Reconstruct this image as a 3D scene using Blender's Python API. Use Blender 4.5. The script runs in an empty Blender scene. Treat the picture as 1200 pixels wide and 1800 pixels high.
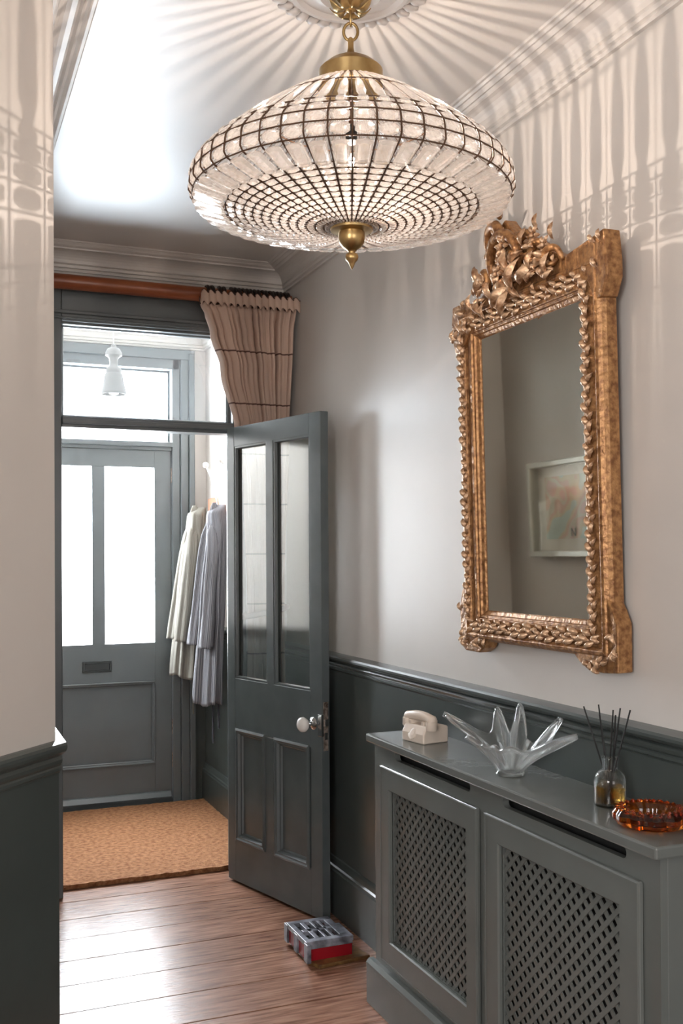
import bpy, bmesh, math, random
from mathutils import Vector, Matrix
random.seed(7)
PI=math.pi; R=math.radians
C=bpy.context.scene.collection
sc=bpy.context.scene

# ------------------------------------------------------------------ camera
cam_d=bpy.data.cameras.new('camera'); cam=bpy.data.objects.new('camera',cam_d); C.objects.link(cam)
sc.camera=cam
cam_d.sensor_fit='VERTICAL'; cam_d.sensor_height=36.0; cam_d.lens=1794.6/1800*36.0
cam_d.shift_y=(965.14-900)/1800.0
cam_d.clip_start=.05
_y,_p,_r=R(22.257),R(0.374),R(-0.2976)
fw=Vector((math.sin(_y)*math.cos(_p),math.cos(_y)*math.cos(_p),math.sin(_p)))
rt=Vector((math.cos(_y),-math.sin(_y),0)); up=rt.cross(fw)
rt2=rt*math.cos(_r)+up*math.sin(_r); up2=up*math.cos(_r)-rt*math.sin(_r)
M=Matrix((rt2,up2,-fw)).transposed().to_4x4(); M.translation=Vector((0,0,1.5))
cam.matrix_world=M

# ------------------------------------------------------------------ world, exposure, daylight, added fill lights
sc.view_settings.view_transform='Standard'; sc.view_settings.look='None'
sc.view_settings.gamma=1.0; sc.view_settings.use_curve_mapping=False
sc.view_settings.exposure=0.18
w=bpy.data.worlds.new('overcast_sky'); sc.world=w; w.use_nodes=True
w.node_tree.nodes['Background'].inputs[0].default_value=(.93,.97,1,1)
w.node_tree.nodes['Background'].inputs[1].default_value=5.0

def area(name,loc,aim,sx,sy,power,col=(.93,.97,1)):
    l=bpy.data.lights.new(name,'AREA'); l.shape='RECTANGLE'; l.size=sx; l.size_y=sy; l.energy=power; l.color=col
    o=bpy.data.objects.new(name,l); C.objects.link(o); o.location=loc
    o.rotation_euler=Vector(aim).to_track_quat('-Z','Y').to_euler(); return o
area('daylight_front_door',(.965,6.42,1.5),(0,-1,0),.8,1.12,125)
area('daylight_front_transom',(.965,6.42,2.41),(0,-1,-.05),.9,.46,170)
area('daylight_porch_side_window',(.02,5.09,1.5),(1,0,0),.55,1.0,18)
area('fill_light_back',(.5,-3.35,1.7),(0,1,0),1.6,1.5,22,(1,.96,.92))  # added fill lamp behind the camera, not a known window
area('fill_light_left',(-2.15,-1.2,1.9),(1,0.15,0),1.6,1.3,95,(1,.96,.93))  # second added fill from the rear left, its stair window is invented

# ------------------------------------------------------------------ materials
def mat(name,col,rough=.5,metal=0,noise=0,scale=8,bump=0,bscale=40,spec=.5,col2=None,detail=6,stretch=None,rnd=0,coat=0):
    m=bpy.data.materials.new(name); m.use_nodes=True; nt=m.node_tree; N=nt.nodes; Lk=nt.links
    b=N['Principled BSDF']; b.inputs['Roughness'].default_value=rough; b.inputs['Metallic'].default_value=metal
    b.inputs['Specular IOR Level'].default_value=spec; b.inputs['Coat Weight'].default_value=coat; b.inputs['Coat Roughness'].default_value=.15
    b.inputs['Base Color'].default_value=(*col,1)
    tc=N.new('ShaderNodeTexCoord'); src=tc.outputs['Object']
    if stretch:
        mp=N.new('ShaderNodeMapping'); mp.inputs['Scale'].default_value=stretch; Lk.new(src,mp.inputs[0]); src=mp.outputs[0]
    last=None
    if noise or col2:
        n=N.new('ShaderNodeTexNoise'); n.inputs['Scale'].default_value=scale; n.inputs['Detail'].default_value=detail; Lk.new(src,n.inputs['Vector'])
        r=N.new('ShaderNodeValToRGB'); Lk.new(n.outputs['Fac'],r.inputs[0])
        c2=col2 or tuple(min(1,c*(1+noise)) for c in col); c1=col if col2 else tuple(c*(1-noise) for c in col)
        r.color_ramp.elements[0].position=.35; r.color_ramp.elements[1].position=.65
        r.color_ramp.elements[0].color=(*c1,1); r.color_ramp.elements[1].color=(*c2,1)
        last=r.outputs[0]
    if rnd:
        oi=N.new('ShaderNodeObjectInfo'); hs=N.new('ShaderNodeHueSaturation'); mr=N.new('ShaderNodeMapRange')
        mr.inputs[3].default_value=1-rnd; mr.inputs[4].default_value=1+rnd; Lk.new(oi.outputs['Random'],mr.inputs[0]); Lk.new(mr.outputs[0],hs.inputs['Value'])
        if last: Lk.new(last,hs.inputs['Color'])
        else: hs.inputs['Color'].default_value=(*col,1)
        last=hs.outputs[0]
    if last: Lk.new(last,b.inputs['Base Color'])
    if bump:
        n2=N.new('ShaderNodeTexNoise'); n2.inputs['Scale'].default_value=bscale; n2.inputs['Detail'].default_value=4; Lk.new(src,n2.inputs['Vector'])
        bp=N.new('ShaderNodeBump'); bp.inputs['Strength'].default_value=bump; bp.inputs['Distance'].default_value=.01
        Lk.new(n2.outputs['Fac'],bp.inputs['Height']); Lk.new(bp.outputs[0],b.inputs['Normal'])
    return m
def clear(name,tint=(1,1,1),transp=.7,rough=.05,frost=0.0,gloss_w=.0):
    """thin glass: part straight-through, part refraction, some frosting"""
    m=bpy.data.materials.new(name); m.use_nodes=True; nt=m.node_tree; N=nt.nodes; Lk=nt.links
    b=N['Principled BSDF']; b.inputs['Base Color'].default_value=(*tint,1); b.inputs['Roughness'].default_value=rough
    b.inputs['Transmission Weight'].default_value=1; b.inputs['IOR'].default_value=1.5
    out=N['Material Output']; t=N.new('ShaderNodeBsdfTransparent'); t.inputs[0].default_value=(*tint,1)
    mx=N.new('ShaderNodeMixShader'); mx.inputs[0].default_value=transp; Lk.new(b.outputs[0],mx.inputs[1]); Lk.new(t.outputs[0],mx.inputs[2]); s=mx.outputs[0]
    if frost:
        tr=N.new('ShaderNodeBsdfTranslucent'); tr.inputs[0].default_value=(*tint,1)
        m2=N.new('ShaderNodeMixShader'); m2.inputs[0].default_value=frost; Lk.new(s,m2.inputs[1]); Lk.new(tr.outputs[0],m2.inputs[2]); s=m2.outputs[0]
    Lk.new(s,out.inputs[0]); return m
def pane_mat(name,tint=(1,1,1),gloss=.12,rough=.03,haze=.0):
    m=bpy.data.materials.new(name); m.use_nodes=True; nt=m.node_tree; N=nt.nodes; Lk=nt.links
    N.remove(N['Principled BSDF']); out=N['Material Output']
    t=N.new('ShaderNodeBsdfTransparent'); t.inputs[0].default_value=(*tint,1)
    g=N.new('ShaderNodeBsdfGlossy'); g.inputs['Roughness'].default_value=rough; g.inputs[0].default_value=(1,1,1,1)
    fr=N.new('ShaderNodeFresnel'); ge=N.new('ShaderNodeNewGeometry'); mi=N.new('ShaderNodeMapRange'); mi.inputs[3].default_value=1.5; mi.inputs[4].default_value=1/1.5; Lk.new(ge.outputs['Backfacing'],mi.inputs[0]); Lk.new(mi.outputs[0],fr.inputs[0])
    ad=N.new('ShaderNodeMath'); ad.operation='ADD'; ad.inputs[1].default_value=gloss; ad.use_clamp=True; Lk.new(fr.outputs[0],ad.inputs[0])
    mx=N.new('ShaderNodeMixShader'); Lk.new(ad.outputs[0],mx.inputs[0]); Lk.new(t.outputs[0],mx.inputs[1]); Lk.new(g.outputs[0],mx.inputs[2]); s=mx.outputs[0]
    if haze:
        tr=N.new('ShaderNodeBsdfTranslucent'); tr.inputs[0].default_value=(.9,.95,1,1)
        m2=N.new('ShaderNodeMixShader'); m2.inputs[0].default_value=haze; Lk.new(s,m2.inputs[1]); Lk.new(tr.outputs[0],m2.inputs[2]); s=m2.outputs[0]
    Lk.new(s,out.inputs[0]); return m
def emis(name,col,st):
    m=bpy.data.materials.new(name); m.use_nodes=True; nt=m.node_tree; N=nt.nodes
    e=N.new('ShaderNodeEmission'); e.inputs[0].default_value=(*col,1); e.inputs[1].default_value=st
    nt.links.new(e.outputs[0],N['Material Output'].inputs[0]); return m

WALL=mat('wall_paint',(.585,.55,.515),.42,noise=.03,scale=2,bump=.04,bscale=5)
CEIL=mat('ceiling_gloss_paint',(.66,.625,.59),.44,noise=.03,scale=2,bump=.10,bscale=4,spec=1.0)
CEIL.node_tree.nodes['Principled BSDF'].inputs['Coat Weight'].default_value=.8; CEIL.node_tree.nodes['Principled BSDF'].inputs['Coat Roughness'].default_value=.42
CORN=mat('cornice_paint',(.63,.595,.56),.4)
DARK=mat('dark_grey_green_paint',(.054,.065,.062),.28,noise=.08,scale=6,bump=.05,bscale=12)
COVERP=mat('grey_green_paint',(.135,.146,.139),.22,noise=.05,scale=5,bump=.03,bscale=15)
DOORP=mat('door_dark_gloss_paint',(.10,.118,.122),.26,noise=.08,scale=7,bump=.08,bscale=14)
PORCHP=mat('front_door_paint',(.105,.120,.125),.34,noise=.05,scale=5)
BOARD=mat('floorboard_wood',(.15,.062,.036),.27,col2=(.35,.185,.12),scale=5,stretch=(1.2,14,6),rnd=.18,bump=.12,bscale=10)
SUB=mat('subfloor',(.04,.025,.018),.8)
COIR=mat('coir_fibre',(.22,.085,.032),.95,col2=(.42,.20,.088),scale=45,bump=.9,bscale=160)
POLEW=mat('orange_brown_wood',(.22,.055,.018),.32,col2=(.34,.10,.035),scale=3,stretch=(1,10,10),bump=.03)
RINGW=mat('dark_ring_wood',(.018,.010,.008),.4)
BRASS=mat('aged_brass',(.30,.19,.075),.32,metal=1,col2=(.52,.37,.17),scale=14)
BRASSD=mat('dark_brass_wire',(.10,.055,.032),.45,metal=.6)
GILT=mat('worn_gilt',(.19,.082,.030),.38,metal=.5,col2=(.43,.225,.09),scale=70,bump=.4,bscale=60)
GILTB=mat('bright_gilt',(.24,.11,.045),.36,metal=.45,col2=(.74,.52,.34),scale=30,bump=.3,bscale=70)
MIRR=mat('old_mirror_silver',(.80,.79,.70),.025,metal=1)
CHROME=mat('chrome',(.7,.7,.7),.15,metal=1)
IRON=mat('rusty_iron',(.10,.07,.055),.5,metal=.7,col2=(.5,.42,.36),scale=60)
CREAM=mat('cream_plastic',(.72,.62,.53),.35)
CERAM=mat('white_ceramic',(.78,.76,.72),.2)
PLAST=mat('white_plaster',(.72,.69,.67),.5,bump=.1,bscale=30)
BLACK=mat('black_reed',(.008,.008,.008),.7)
VOID=mat('shade_black',(.010,.011,.011),.9)  # near-black for painted shade in hollows, also the mirror backing
PANE=pane_mat('clear_pane',(.97,.98,.98),.03,.02)
TPANE=pane_mat('transom_pane',(.90,.93,.95),.02,.03,.012)
DPANE=pane_mat('wavy_door_pane',(.80,.81,.78),.14,.09,.06)
FROST=pane_mat('frosted_pane',(1,1,1),.02,.2,.25)
CRYS=clear('crystal_bead',(1,.975,.95),.36,.06,.12)
BOWLG=clear('clear_art_glass',(.98,1,.995),.10,.0,.12)
BOTTLE=clear('bottle_glass',(.95,.97,.96),.35,.02)
LIQ=clear('amber_liquid',(.50,.28,.06),.1,.02)
AMBER=clear('amber_glass',(.85,.26,.03),.10,.03)
BULBG=pane_mat('bulb_glass',(1,.97,.92),.02,.02)

# ------------------------------------------------------------------ mesh helpers
def NB(): return bmesh.new()
def box(bm,c,s,rot=None):
    r=bmesh.ops.create_cube(bm,size=1)['verts']
    bmesh.ops.scale(bm,vec=s,verts=r)
    if rot is not None: bmesh.ops.rotate(bm,cent=(0,0,0),matrix=rot,verts=r)
    bmesh.ops.translate(bm,vec=c,verts=r); return r
def bx(bm,x0,x1,y0,y1,z0,z1): return box(bm,((x0+x1)/2,(y0+y1)/2,(z0+z1)/2),(abs(x1-x0),abs(y1-y0),abs(z1-z0)))
def lathe(bm,prof,seg=32,c=(0,0,0),fn=None,cap=True):
    rings=[]
    for r,z in prof:
        ring=[]
        for i in range(seg):
            a=2*PI*i/seg; rr=r if fn is None else r*fn(a,z)
            ring.append(bm.verts.new((c[0]+rr*math.cos(a),c[1]+rr*math.sin(a),c[2]+z)))
        rings.append(ring)
    for a,b in zip(rings,rings[1:]):
        for i in range(seg):
            j=(i+1)%seg; bm.faces.new((a[i],a[j],b[j],b[i]))
    if cap:
        bm.faces.new(rings[0][::-1]); bm.faces.new(rings[-1])
    bmesh.ops.recalc_face_normals(bm,faces=bm.faces)
def tube(bm,pts,rad,seg=8,closed=False,flat=1.0):
    pts=[Vector(p) for p in pts]; n=len(pts); rings=[]
    rads=rad if isinstance(rad,(list,tuple)) else [rad]*n
    prev=None
    for i,p in enumerate(pts):
        if closed: t=(pts[(i+1)%n]-pts[i-1])
        else: t=(pts[min(i+1,n-1)]-pts[max(i-1,0)])
        t.normalize()
        if prev is None:
            u=t.cross(Vector((0,0,1)))
            if u.length<1e-3: u=t.cross(Vector((0,1,0)))
        else: u=prev-t*prev.dot(t)
        u.normalize(); v=t.cross(u); prev=u
        rings.append([bm.verts.new(p+(u*math.cos(2*PI*k/seg)+v*math.sin(2*PI*k/seg)*flat)*rads[i]) for k in range(seg)])
    m=n if closed else n-1
    for i in range(m):
        a=rings[i]; b=rings[(i+1)%n]
        for k in range(seg):
            j=(k+1)%seg; bm.faces.new((a[k],a[j],b[j],b[k]))
    if not closed:
        bm.faces.new(rings[0][::-1]); bm.faces.new(rings[-1])
    bmesh.ops.recalc_face_normals(bm,faces=bm.faces)
def sweep(bm,prof,P0,P1,ea,eb,m0=0,m1=0):
    """straight moulding: profile (a,b) in directions ea, eb; ends mitred by a*m"""
    P0=Vector(P0);P1=Vector(P1);ea=Vector(ea);eb=Vector(eb);d=(P1-P0).normalized()
    A=[bm.verts.new(P0+ea*a+eb*b+d*(a*m0)) for a,b in prof]; B=[bm.verts.new(P1+ea*a+eb*b+d*(a*m1)) for a,b in prof]
    n=len(prof)
    for i in range(n):
        j=(i+1)%n; bm.faces.new((A[i],A[j],B[j],B[i]))
    bm.faces.new(A[::-1]); bm.faces.new(B); bmesh.ops.recalc_face_normals(bm,faces=bm.faces)
def prism(bm,pts,d):
    """polygon pts (3d, planar) extruded by vector d"""
    A=[bm.verts.new(p) for p in pts]; B=[bm.verts.new(Vector(p)+Vector(d)) for p in pts]; n=len(pts)
    for i in range(n):
        j=(i+1)%n; bm.faces.new((A[i],A[j],B[j],B[i]))
    bm.faces.new(A[::-1]); bm.faces.new(B); bmesh.ops.recalc_face_normals(bm,faces=bm.faces)
def rectmould(bm,x0,x1,z0,z1,y,prof,ny=-1,inward=True):
    """rectangle of mitred moulding in the xz-plane; profile a runs inward (or outward), b towards ny"""
    s=1 if inward else -1; n=(0,ny,0)
    sweep(bm,prof,(x0,y,z0),(x1,y,z0),(0,0,s),n,s,-s); sweep(bm,prof,(x0,y,z1),(x1,y,z1),(0,0,-s),n,s,-s)
    sweep(bm,prof,(x0,y,z0),(x0,y,z1),(s,0,0),n,s,-s); sweep(bm,prof,(x1,y,z0),(x1,y,z1),(-s,0,0),n,s,-s)
def obj(name,bm,m,parent=None,smooth=False,bevel=0,seg=2,sub=0,solid=0,kind=None,label=None,auto=None):
    me=bpy.data.meshes.new(name); bm.to_mesh(me); bm.free(); me.materials.append(m)
    if smooth:
        for p in me.polygons: p.use_smooth=True
        if auto: me.set_sharp_from_angle(angle=R(auto))
    o=bpy.data.objects.new(name,me); C.objects.link(o)
    if parent is not None: o.parent=parent
    if solid: md=o.modifiers.new('s','SOLIDIFY'); md.thickness=solid; md.offset=0
    if sub: md=o.modifiers.new('u','SUBSURF'); md.levels=sub; md.render_levels=sub
    if bevel: md=o.modifiers.new('b','BEVEL'); md.width=bevel; md.segments=seg; md.limit_method='ANGLE'; md.angle_limit=R(40)
    if kind: o['kind']=kind
    if label: o['label']=label
    return o
def copy(o,parent=None):
    c=o.copy(); C.objects.link(c)
    if parent is not None: c.parent=parent
    return c
def thing(name,label,cat,loc=(0,0,0),rz=0,group=None):
    o=bpy.data.objects.new(name,None); C.objects.link(o); o.location=loc; o.rotation_euler=(0,0,rz); o.empty_display_size=.05
    o['label']=label; o['category']=cat
    if group: o['group']=group
    return o
def holder(name,loc=(0,0,0),rz=0):
    o=bpy.data.objects.new(name,None); C.objects.link(o); o.location=loc; o.rotation_euler=(0,0,rz); o['kind']='structure'; o.empty_display_size=.05; return o
def struct(name,bm,m,parent=None,**k):
    o=obj(name,bm,m,parent,**k)
    if parent is None: o['kind']='structure'
    return o

# ------------------------------------------------------------------ key dimensions (metres)
W=1.62      # right wall face
L=.29       # left wall face
F=4.66      # inner partition face
F2=4.72
FD=6.168    # front wall inner face
H=2.875     # ceiling
YB=-3.2; XL=-2.0
SC=(.272,2.36)                     # corner where the splayed wall meets the hall
sd=Vector((-.665,-.747,0)).normalized(); sn=Vector((.747,-.665,0)).normalized()
SE=(SC[0]+sd.x*1.9,SC[1]+sd.y*1.9)
# ------------------------------------------------------------------ room shell
bm=NB(); bx(bm,XL-.2,W+.2,YB-.2,FD+.25,-.12,-.022); fl=struct('floor',bm,SUB)
y=YB; k=0
while y<F2+.6:
    y1=y+.222
    bm=NB(); xa=XL if y<2.3 else L
    bx(bm,xa,W,y+.0015,y1-.0015,-.022,random.uniform(-.0012,.0))
    obj('floorboard',bm,BOARD,fl,bevel=.0015,seg=1); y=y1; k+=1
bm=NB(); bx(bm,L,W,y,FD,-.022,-.003); obj('porch_floor_slab',bm,SUB,fl)
bm=NB(); bx(bm,XL-.2,W+.2,YB-.2,FD+.2,H,H+.12); struct('ceiling',bm,CEIL)
bm=NB(); bx(bm,W,W+.14,YB,FD+.2,-.1,H); struct('wall_right',bm,WALL)
bm=NB(); prism(bm,[(SC[0],SC[1],-.05),(L,FD,-.05),(L-.14,FD,-.05),(L-.14,SC[1]+.2,-.05),(SE[0]-.1,SE[1]+.1,-.05),(SE[0],SE[1],-.05)],(0,0,H+.05))
bw=struct('wall_left',bm,WALL)
# cut the porch side window out of the left wall by building that wall as the prism minus a boolean-free slot
bw.data.materials.clear(); bw.data.materials.append(WALL)
bm=NB(); bx(bm,XL-.14,XL,YB,SE[1]+.2,-.05,H); 
bm.free()
bm=NB()
for (ya,yb,za,zb) in ((YB,-2.0,-.05,H),(-.4,SE[1]+.15,-.05,H),(-2.0,-.4,-.05,1.25),(-2.0,-.4,2.55,H)): bx(bm,XL-.14,XL,ya,yb,za,zb)
bx(bm,XL-.14,SE[0]+.02,SE[1],SE[1]+.14,-.05,H)
struct('wall_stair',bm,WALL)
bm=NB()
for (xa,xb,za,zb) in ((XL,-.3,-.05,H),(1.3,W,-.05,H),(-.3,1.3,-.05,.95),(-.3,1.3,2.45,H)): bx(bm,xa,xb,YB-.14,YB,za,zb)
struct('wall_back',bm,WALL)
# made-up windows behind the camera, added to go with the fill lights: plain sashes
wn=holder('added_window_4',(.5,YB-.06,1.7)); bm=NB(); rectmould(bm,-.8,.8,-.75,.75,0,[(0,-.03),(.05,-.03),(.05,.03),(0,.03)]); bx(bm,-.02,.02,-.02,.02,-.72,.72); bx(bm,-.76,.76,-.02,.02,-.02,.02)
obj('sash',bm,CORN,wn)
wn=holder('added_window_5',(XL-.07,-1.2,1.9),R(90)); bm=NB(); rectmould(bm,-.8,.8,-.65,.65,0,[(0,-.03),(.05,-.03),(.05,.03),(0,.03)]); bx(bm,-.02,.02,-.02,.02,-.62,.62)
obj('sash',bm,CORN,wn)

# partition between hall and porch, with the glazed opening
JL,JR=.565,1.345
bm=NB(); bx(bm,L-.02,JL-.09,F,F2,0,H); bx(bm,JR+.06,W,F,F2,0,H); bx(bm,JL-.1,JR+.07,F,F2,2.66,H); struct('wall_partition',bm,WALL)
# front wall
FX0,FX1=.40,1.535
bm=NB(); bx(bm,L-.02,FX0,FD,FD+.2,-.05,H); bx(bm,FX1,W,FD,FD+.2,-.05,H); bx(bm,FX0,FX1,FD,FD+.2,2.74,H); struct('wall_front',bm,WALL)

# frame of the partition opening
fr=holder('trim_1',(0,0,0))
bm=NB(); bx(bm,JL-.09,JL,F-.035,F2+.02,0,2.70); obj('jamb',bm,PORCHP,fr,bevel=.004)
bm=NB(); bx(bm,JR,JR+.062,F-.035,F2+.02,0,2.70); obj('jamb',bm,PORCHP,fr,bevel=.004)
bm=NB(); bx(bm,JL,JR,F-.035,F2+.02,2.545,2.70); bx(bm,JL,JR,F-.012,F2,2.535,2.55); bx(bm,JL-.09,JR+.062,F-.05,F-.03,2.575,2.59); bx(bm,JL-.09,JR+.062,F-.045,F-.03,2.552,2.562); obj('header',bm,PORCHP,fr,bevel=.003)
bm=NB(); bx(bm,JL,JR,F-.045,F2+.02,2.098,2.122); bx(bm,JL,JR,F-.03,F2,2.075,2.10); bx(bm,JL,JR,F-.06,F-.02,2.090,2.110); obj('transom_bar',bm,PORCHP,fr,bevel=.003)
wt=holder('window_1',((JL+JR)/2,F+.03,2.33)); hw=(JR-JL)/2
bm=NB(); rectmould(bm,-hw,hw,-.208,.215,.0,[(0,-.02),(.016,-.02),(.016,.0),(.01,.012),(0,.02)]); obj('glazing_bead',bm,PORCHP,wt)
bm=NB(); bx(bm,-hw+.005,hw-.005,.0,.004,-.205,.212); obj('pane',bm,TPANE,wt)

# ---------------- skirtings, wainscot, dado rails, cornices
def run_wall(n0,P0,P1,nrm,nb,wz=1.03,m0=0,m1=0,dado=True,k=1.0):
    P0=Vector((*P0,0));P1=Vector((*P1,0)); z=Vector((0,0,1))
    bm=NB(); sweep(bm,[(0,0),(.016*k,0),(.016*k,wz),(0,wz)],P0,P1,nrm,z,m0,m1); struct('trim_%d'%n0,bm,DARK)
    bm=NB(); sweep(bm,[(.016,0),(.040,0),(.040,.185),(.036,.192),(.036,.20),(.030,.206),(.026,.222),(.022,.232),(.016,.235)],P0,P1,nrm,z,m0,m1); struct('baseboard_'+nb,bm,DARK)
    if dado:
        pr=[(0,1.015),(.017,1.015),(.020,1.020),(.026,1.023),(.026,1.030),(.022,1.034),(.030,1.040),(.033,1.048),(.030,1.053),(.026,1.056),(.036,1.060),(.050,1.066),(.056,1.073),(.056,1.080),(.050,1.086),(.020,1.089),(0,1.090)]
        pr=[(a_*k,b_) for a_,b_ in pr]; bm=NB(); sweep(bm,pr,P0,P1,nrm,z,m0,m1); struct('trim_%d'%(n0+1),bm,DARK)
run_wall(2,(W,YB),(W,F),(-1,0,0),'right',m1=-1)
run_wall(4,(W,F2),(W,FD),(-1,0,0),'porch_right')
tb=math.tan(math.acos(max(-1,min(1,sd.dot(Vector((0,-1,0))))))/2)
run_wall(6,(SE[0],SE[1]),SC,sn,'splay',m1=tb,k=.45)
run_wall(8,SC,(L,F),(1,0,0),'left',m0=-tb,k=.45)
run_wall(10,(L,F2),(L,FD),(1,0,0),'porch_left')
bm=NB(); bx(bm,1.39,W,F-.03,F,0,1.05); bx(bm,L,.47,F-.03,F,0,1.05); struct('trim_12',bm,DARK)
bm=NB(); bx(bm,FX1+.0,W,FD-.03,FD,0,1.05); struct('trim_13',bm,DARK)
cp=[(0,-.105),(.012,-.105),(.014,-.098),(.012,-.093),(.020,-.090),(.022,-.080),(.018,-.076),(.026,-.072)]
for i in range(7):
    a=i/6*PI/2; cp.append((.026+.052*(1-math.cos(a)),-.070+.046*math.sin(a)))
cp+=[(.080,-.018),(.086,-.014),(.094,-.017),(.100,-.013),(.104,-.008),(.112,-.010),(.118,-.005),(.126,-.005),(.13,0),(0,0)]
def cornice(n,P0,P1,nrm,m0=0,m1=0):
    bm=NB(); sweep(bm,cp,(*P0,H),(*P1,H),nrm,(0,0,1),m0,m1); struct('trim_%d'%n,bm,CORN)
cornice(20,(W,YB),(W,F),(-1,0,0),m1=-1)
cornice(21,(L,F),(W,F),(0,-1,0),m0=1,m1=-1)
cornice(22,SC,(L,F),(1,0,0),m0=-tb,m1=-1)
cornice(23,SE,SC,sn,m1=tb)
cornice(24,(L,FD),(W,FD),(0,-1,0)); cornice(25,(W,F2),(W,FD),(-1,0,0)); 

# ------------------------------------------------------------------ front door frame, transom, door
ff=holder('trim_14')
def arch(bm,x,s):  # stepped architrave beside the leaf
    bx(bm,x,x+s*.05,FD-.03,FD+.12,0,2.74); bx(bm,x+s*.05,x+s*.10,FD-.045,FD+.1,0,2.74); bx(bm,x+s*.10,x+s*.135,FD-.06,FD+.1,0,2.74)
bm=NB(); arch(bm,1.402,1); obj('jamb',bm,PORCHP,ff,bevel=.006)
bm=NB(); arch(bm,.528,-1); obj('jamb',bm,PORCHP,ff,bevel=.006)
bm=NB(); bx(bm,.40,1.53,FD-.03,FD+.12,2.64,2.75); bx(bm,.39,1.54,FD-.05,FD-.02,2.70,2.76); obj('header',bm,PORCHP,ff,bevel=.004)
bm=NB(); bx(bm,.528,1.402,FD-.02,FD+.1,2.145,2.185); bx(bm,.528,1.41,FD-.045,FD-.01,2.165,2.195); obj('transom_bar',bm,PORCHP,ff,bevel=.004)
w2=holder('window_2',(.965,FD+.06,2.415)); bm=NB(); rectmould(bm,-.437,.437,-.225,.225,0,[(0,-.03),(.012,-.03),(.012,.02),(0,.02)]); obj('glazing_bead',bm,PORCHP,w2)
bm=NB(); bx(bm,-.43,.43,0,.004,-.22,.22); obj('pane',bm,FROST,w2)
w3=holder('window_3',(L,5.09,1.505),R(90))

mp=[(0,0),(.022,0),(.022,.003),(.017,.008),(.012,.008),(.009,.013),(.004,.014),(0,.010)]
d1=holder('door_1',(.526,FD-.002,0))
LW=.874
def piece(nm,x0,x1,z0,z1,m,par,y0=.0,y1=.045,bev=.0015,lab=None):
    bm=NB(); bx(bm,x0,x1,y0,y1,z0,z1); return obj(nm,bm,m,par,bevel=bev,label=lab)
piece('stile',0,.109,.03,2.145,PORCHP,d1); piece('stile',LW-.102,LW,.03,2.145,PORCHP,d1)
piece('rail',.109,LW-.102,2.04,2.145,PORCHP,d1); piece('rail',.109,LW-.102,.75,.98,PORCHP,d1); piece('rail',.109,LW-.102,.03,.25,PORCHP,d1)
piece('mullion',.400,.474,.98,2.04,PORCHP,d1)
piece('panel',.105,LW-.098,.245,.755,PORCHP,d1,.014,.035)
bm=NB(); rectmould(bm,.109,LW-.102,.25,.75,.0,mp); obj('panel_moulding',bm,PORCHP,d1)
for a,b in ((.109,.400),(.474,LW-.102)):
    piece('pane',a-.005,b+.005,.975,2.045,FROST,d1,.020,.025,0)
lb=NB(); rectmould(lb,.340,.512,.815,.880,-.001,[(0,0),(.014,0),(.012,.008),(.003,.008)]); bx(lb,.355,.497,-.005,.004,.829,.866); obj('letter_plate',lb,mat('letter_plate_metal',(.05,.055,.055),.3,metal=.6),d1)
bm=NB(); sweep(bm,[(0,0),(.03,0),(.034,.012),(.012,.038),(0,.042)],(.02,0,.035),(LW-.01,0,.035),(0,-1,0),(0,0,1)); obj('weather_bar',bm,PORCHP,d1)
bm=NB(); bx(bm,-.02,LW+.02,-.012,.10,0,.032); obj('threshold',bm,PORCHP,d1,bevel=.003)
for z in (.22,.42,1.95):
    bm=NB(); tube(bm,[(LW+.004,-.006,z),(LW+.004,-.006,z+.09)],.006,8); obj('hinge',bm,IRON,d1)

# ------------------------------------------------------------------ glazed hall door standing open
d2=holder('door_2',(1.307,4.597,0),math.atan2(-.694,.198))
DW,DT,DZ=.724,.040,2.095
def p2(nm,x0,x1,z0,z1): return piece(nm,x0,x1,z0,z1,DOORP,d2,0,DT,.002)
p2('stile',0,.062,.010,DZ); p2('stile',.645,DW,.010,DZ)
p2('mullion',.326,.378,.935,2.01); p2('muntin',.300,.388,.20,.705)
p2('rail',.062,.645,2.005,DZ); p2('rail',.062,.645,.705,.94); p2('rail',.062,.645,.010,.205)
gb=[(0,0),(.008,0),(.012,.010),(.012,.014),(0,.014)]
for a,b in ((.062,.326),(.378,.645)):
    bm=NB(); bx(bm,a,b,.021,.025,.937,2.008); obj('pane',bm,DPANE,d2)
    bm=NB(); rectmould(bm,a,b,.94,2.005,.003,gb,ny=1); obj('glazing_bead',bm,DOORP,d2)
for a,b in ((.078,.302),(.390,.632)):
    bm=NB(); bx(bm,a-.02,b+.02,.016,.028,.19,.72); obj('panel',bm,DOORP,d2)
bp=[(0,-.008),(.030,.010+.0),(.030,.016),(.022,.010),(.018,.002),(.012,-.004),(.006,-.010),(0,-.012)]
bp2=[(-.008,0),(-.008,.006),(.002,.010),(.008,.006),(.014,.006),(.020,-.006),(.026,-.008),(.030,-.016),(0,-.016)]
for a,b in ((.078,.302),(.390,.632)):
    bm=NB(); rectmould(bm,a,b,.205,.705,.0,bp2); obj('panel_moulding',bm,DOORP,d2)
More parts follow.
